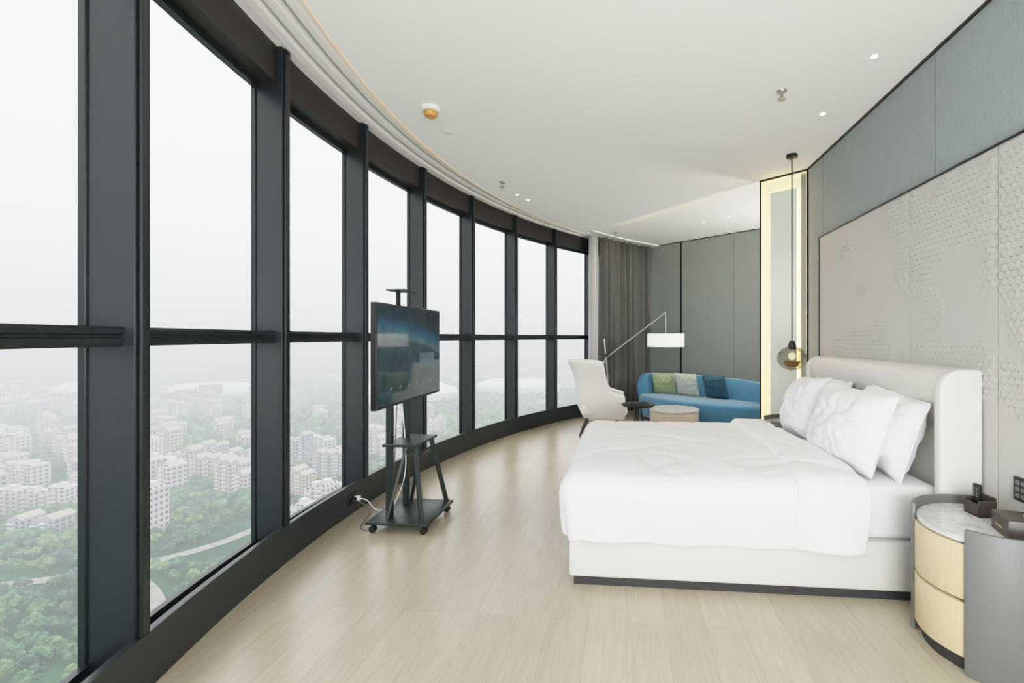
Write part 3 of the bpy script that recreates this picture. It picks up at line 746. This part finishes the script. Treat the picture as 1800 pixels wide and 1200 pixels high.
def gbuild(N,L,mth):
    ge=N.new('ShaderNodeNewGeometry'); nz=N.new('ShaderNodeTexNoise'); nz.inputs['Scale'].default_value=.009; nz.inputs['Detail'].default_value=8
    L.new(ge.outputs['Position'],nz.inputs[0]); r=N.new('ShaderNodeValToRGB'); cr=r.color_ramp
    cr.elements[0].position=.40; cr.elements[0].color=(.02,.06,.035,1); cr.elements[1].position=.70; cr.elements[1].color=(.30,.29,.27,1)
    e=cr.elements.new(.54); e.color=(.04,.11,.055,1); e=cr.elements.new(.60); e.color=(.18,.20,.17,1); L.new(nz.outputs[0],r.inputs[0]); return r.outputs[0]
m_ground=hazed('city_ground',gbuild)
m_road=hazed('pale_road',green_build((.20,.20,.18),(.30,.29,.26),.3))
def cw(X,Y): return (CT*X-ST*Y, ST*X+CT*Y)
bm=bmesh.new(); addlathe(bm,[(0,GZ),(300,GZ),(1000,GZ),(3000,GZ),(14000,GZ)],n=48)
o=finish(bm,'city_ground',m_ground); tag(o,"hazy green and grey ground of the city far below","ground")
roadpts=[]
for pp in ([(-300,170,0),(-250,188,0),(-205,205,0),(-178,232,0),(-165,275,0),(-130,330,0),(-110,420,0)],[(-205,205,0),(-175,190,0),(-150,165,0),(-140,130,0)]):
    P=cat(pp,8); roadpts+=[(p.x,p.y) for p in P]; bm=bmesh.new(); L_=[];R_=[]
    for i,p in enumerate(P):
        dd=(P[min(i+1,len(P)-1)]-P[max(i-1,0)]).normalized(); w_=3.2
        for arr,sg in ((L_,1),(R_,-1)):
            x,y=cw(p.x-dd.y*w_*sg,p.y+dd.x*w_*sg); arr.append(bm.verts.new((x,y,GZ+.4)))
    for i in range(len(P)-1): bm.faces.new((L_[i],L_[i+1],R_[i+1],R_[i]))
    tag(finish(bm,'park_road',m_road),"pale curving road through the park trees","road")
rnd=random.Random(11)
def bmeshbuild(kind,seed):
    r=random.Random(seed); bm=bmesh.new()
    nb=r.choice((3,4,5)); x=0; H=r.choice((18,21,24,30)) if kind else r.choice((12,15))
    for k in range(nb):
        w=9; dy=r.uniform(-3,3); h=H-r.choice((0,0,3,3,6)); x0=x-nb*4.5
        addbox(bm,x0,x0+w,-6+dy,6+dy,0,h)
        for f in range(1,int(h/3)):
            addbox(bm,x0+1,x0+w-4,-7.4+dy,-6+dy,f*3-.15,f*3+.9,2)
            addbox(bm,x0+1,x0+w-4,6+dy,7.4+dy,f*3-.15,f*3+.9,2)
        if seed%3:
            a=[(x0-.3,-6.3+dy,h),(x0+w+.3,-6.3+dy,h),(x0+w+.3,6.3+dy,h),(x0-.3,6.3+dy,h),(x0+w/2,-6.3+dy,h+2.6),(x0+w/2,6.3+dy,h+2.6)]
            v=[bm.verts.new(p) for p in a]
            for f in ((0,1,4),(2,3,5),(1,2,5,4),(3,0,4,5),(0,3,2,1)):
                fa=bm.faces.new([v[i] for i in f]); fa.material_index=1
        else:
            addbox(bm,x0,x0+w,-6+dy,-5.6+dy,h,h+1); addbox(bm,x0+2,x0+6,-2+dy,2+dy,h,h+3,2)
        x+=w
    return bm
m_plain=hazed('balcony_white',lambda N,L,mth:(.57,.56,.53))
tmpl=[]
for s in range(14):
    bm=bmeshbuild(s%2 or s>3,s); o=finish(bm,'apartment_building',None,mats=[m_b[s%3],m_roof,m_plain],smooth=False)
    tmpl.append(o.data); bpy.data.objects.remove(o)
blds=[]
def place_b(X,Y,rot,sc,me):
    if min((X-a)**2+(Y-b)**2 for a,b in roadpts)<16**2: return
    o=bpy.data.objects.new('apartment_building',me); link(o); x,y=cw(X,Y); o.location=(x,y,GZ); o.rotation_euler=(0,0,rot); o.scale=(sc,sc,sc*rnd.uniform(.85,1.15))
    tag(o,"white mid-rise apartment block with balconies","building","apartment blocks in the city"); blds.append((X,Y))
Y=246
while Y<600:
    X=-1.30*Y
    while X<-.2*Y:
        n=noise.noise(Vector((X*.012,Y*.012,1)))
        if n>(-.26 if Y<430 else -.10):
            place_b(X+rnd.uniform(-5,5),Y+rnd.uniform(-4,4),rad(-25)+.8*noise.noise(Vector((X*.005,Y*.005,5)))+rnd.choice((0,0,.4)),rnd.uniform(.75,.95),rnd.choice(tmpl))
        X+=44
    Y+=33 if Y<430 else 48
STAD=((-300,800,90,60,24),(-640,820,75,50,22),(-120,900,80,50,22),(-880,860,70,50,20))
def farblocks():
    bm=bmesh.new()
    for i in range(1300):
        Y=640+3400*rnd.random()**1.4; X=(-1.35+1.55*rnd.random())*Y
        if noise.noise(Vector((X*.0022,Y*.0022,7)))<-.02: continue
        if any((X-a)**2+(Y-b)**2<(c*1.3)**2 for a,b,c,_,_ in STAD): continue
        w=rnd.uniform(14,34);d=rnd.uniform(12,28);h=rnd.choice((12,18,24,30)) if rnd.random()<.6 else rnd.uniform(8,14)
        x,y=cw(X,Y); T=Matrix.Translation((x,y,GZ))@Matrix.Rotation(rnd.uniform(0,3),4,'Z')
        addbox(bm,-w/2,w/2,-d/2,d/2,0,h,rnd.choice((0,0,1,2)),T)
    o=finish(bm,'distant_city_blocks',None,mats=m_b,smooth=False); o['kind']='stuff'; tag(o,"pale distant city blocks fading into the haze","buildings")
farblocks()
for (X,Y,a,b_,h) in STAD:
    x,y=cw(X,Y); pr=[(1,0),(1.02,.45),(.95,.7),(.75,.95),(.5,1.0),(.45,.9),(0.44,.3),(0,.28)]
    bm=bmesh.new(); addlathe(bm,pr,n=48)
    for v in bm.verts: v.co=Vector((v.co.x*a,v.co.y*b_,v.co.z*h))
    o=finish(bm,'stadium',m_stad); o.location=(x,y,GZ); tag(o,"white oval stadium with a ring-shaped roof in the haze","stadium","stadiums in the city")
# trees
tmesh=[]
for s in range(5):
    bm=bmesh.new(); r=random.Random(s)
    for k in range(15):
        bm2=bmesh.new(); bmesh.ops.create_icosphere(bm2,subdivisions=2,radius=1)
        R0=r.uniform(.8,1.8); an=r.uniform(0,6.28); rr=r.uniform(0,3.6); off=Vector((rr*math.cos(an),rr*math.sin(an),7.2-rr*.7+r.uniform(-1,1)))
        mp={}
        for v in bm2.verts:
            c=v.co.copy()*R0; c.z*=.8; c+=noise.noise_vector(v.co*4+off)*1.2; mp[v]=bm.verts.new(c+off)
        for f in bm2.faces: bm.faces.new([mp[v] for v in f.verts])
        bm2.free()
    addtube(bm,[(0,0,0),(0,0,5)],.35,6)
    o=finish(bm,'tree',m_tree[s%3],smooth=False); tmesh.append(o.data); bpy.data.objects.remove(o)
pos=[]; grid={}
for i in range(17000):
    Y=120+rnd.random()**1.4*900; X=(-1.34+1.30*rnd.random())*Y
    py=593+830*101.4/Y; px_=1022+830*X/Y
    if px_>1010 or px_<-60: continue
    lim=1200 if px_<440 else 1200-(px_-440)*1.1
    if py>lim+60: continue
    if any((X-a)**2+(Y-b)**2<(16)**2 for a,b in blds): continue
    if any((X-a)**2+(Y-b)**2<(c*1.15)**2 for a,b,c,_,_ in STAD): continue
    if Y<450 and min((X-a)**2+(Y-b)**2 for a,b in roadpts)<6.5**2: continue
    if noise.noise(Vector((X*.02,Y*.02,3)))<-.38: continue
    md=5.2 if Y<300 else 8.5
    gx,gy=int(X//9),int(Y//9)
    if any((X-a)**2+(Y-b)**2<md*md for ix in (-1,0,1) for iy in (-1,0,1) for a,b in grid.get((gx+ix,gy+iy),())): continue
    pos.append((X,Y)); grid.setdefault((gx,gy),[]).append((X,Y))
pos.sort(key=lambda p:p[0]**2+p[1]**2)
for X,Y in pos[:298]:
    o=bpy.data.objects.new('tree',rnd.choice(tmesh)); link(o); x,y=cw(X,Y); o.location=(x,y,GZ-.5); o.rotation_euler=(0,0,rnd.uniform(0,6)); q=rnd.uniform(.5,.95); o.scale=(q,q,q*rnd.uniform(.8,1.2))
    tag(o,"leafy green park tree far below","tree","park trees below")
# canopy beyond: built directly as mesh data
tb=bmesh.new(); bmesh.ops.create_icosphere(tb,subdivisions=1,radius=1); tb.verts.ensure_lookup_table()
iv=[v.co.copy() for v in tb.verts]; iff=[[v.index for v in f.verts] for f in tb.faces]; tb.free()
V=[];F=[];MI=[]
for X,Y in pos[298:]:
    x,y=cw(X,Y); mi=rnd.randrange(3)
    for kk in range(4 if Y<330 else 3):
        q=rnd.uniform(1.5,3.0)*(1 if Y<400 else 1.4); ox,oy=rnd.uniform(-3,3),rnd.uniform(-3,3)
        b0=len(V)
        for c in iv:
            k=1+.4*noise.noise(c*2.5+Vector((x,y,kk)))
            V.append((x+ox+c.x*q*k,y+oy+c.y*q*k,GZ+5+c.z*q*.9*k))
        for f in iff: F.append([b0+i for i in f]); MI.append(mi)
me=bpy.data.meshes.new('tree_canopy'); me.from_pydata(V,[],F)
for x_ in m_tree: me.materials.append(x_)
me.polygons.foreach_set('material_index',MI); me.update()
o=link(bpy.data.objects.new('tree_canopy',me)); o['kind']='stuff'; tag(o,"dense green tree canopy between the city blocks","trees")

# ------------------------------------------------------------ world, lights, camera
w=bpy.data.worlds.new('World'); scene.world=w; w.use_nodes=True; nt=w.node_tree; N=nt.nodes;L=nt.links
bg=N['Background']; tc=N.new('ShaderNodeTexCoord'); sp=N.new('ShaderNodeSeparateXYZ'); L.new(tc.outputs['Generated'],sp.inputs[0])
rp=N.new('ShaderNodeValToRGB'); cr=rp.color_ramp; cr.elements[0].position=0; cr.elements[0].color=HZ+(1,); cr.elements[1].position=.6; cr.elements[1].color=(.97,.975,.98,1)
e=cr.elements.new(.03); e.color=(.43,.435,.455,1); e=cr.elements.new(.2); e.color=(.66,.665,.68,1)
L.new(sp.outputs['Z'],rp.inputs[0]); L.new(rp.outputs[0],bg.inputs[0]); bg.inputs[1].default_value=KW
def area(name,loc,target,size,power,col=(1,1,1),sy=None):
    l=bpy.data.lights.new(name,'AREA'); l.energy=power; l.size=size; l.color=col
    if sy: l.shape='RECTANGLE'; l.size_y=sy
    o=bpy.data.objects.new(name,l); link(o); o.location=loc; o.rotation_euler=(Vector(target)-Vector(loc)).to_track_quat('-Z','Y').to_euler(); return o
area('fill_light_rear',(.4,-1.6,3.0),(.2,3.5,0.6),2.2,40,(1,.98,.95))  # fill light added behind the camera to brighten the room
area('fill_light_up',(.4,-1.8,1.2),(0,4.8,3.1),2.0,225,(.97,.985,1))  # unseen fill light added to brighten the ceiling from below
area('fill_light_alcove',(3.1,6.4,2.0),(1.0,7.6,3.0),.8,65,(1,.96,.90))  # fill light added out of view behind the niche for the dim far end
mid=Vector((.45,6.5,3.165))+nrm*.03
l=area('cove_lamp',mid,mid+nrm,2.6,42,(1,.78,.50),.03)
l.rotation_euler=Matrix(((d.x,0,-nrm.x),(d.y,0,-nrm.y),(0,1,0))).to_euler()
def spot(loc,p,size=80,col=(1,.95,.88)):
    l=bpy.data.lights.new('downlight_lamp','SPOT'); l.energy=p; l.spot_size=rad(size); l.spot_blend=1; l.shadow_soft_size=.04; l.color=col
    o=bpy.data.objects.new('downlight_lamp',l); link(o); o.location=loc; return o
for p in ((-1.316,5.59,3.1),(1.199,7.545,3.19),(1.521,7.26,3.19)): spot(p,30)
for p in ((1.45,3.05,3.1),(1.45,3.795,3.1)): spot(p,10,60)
l=bpy.data.lights.new('pendant_bulb','POINT'); l.energy=3; l.color=(1,.8,.5); l.shadow_soft_size=.03
o=bpy.data.objects.new('pendant_bulb',l); link(o); o.location=(px,py_,1.215)

cam=bpy.data.cameras.new('Camera'); co=bpy.data.objects.new('Camera',cam); link(co); co.location=(0,0,1.4); co.rotation_euler=(rad(90),0,TH)
cam.sensor_width=36; cam.lens=830/1800*36; cam.shift_x=-122/1800; cam.shift_y=-7/1800; cam.clip_start=.05; cam.clip_end=20000
scene.camera=co
vs=scene.view_settings
vs.view_transform='Standard'; vs.look='None'; vs.exposure=.0
vs.use_curve_mapping=True
cm=vs.curve_mapping; cm.white_level=(3,3,3); c=cm.curves[3]
pts=[(0,0),(.0333,.108),(.0833,.27),(.1667,.49),(.3333,.765),(.5,.875),(.7667,.938),(1,.965)]
c.points[0].location=pts[0]; c.points[1].location=pts[-1]
for p in pts[1:-1]: c.points.new(*p)
cm.update()
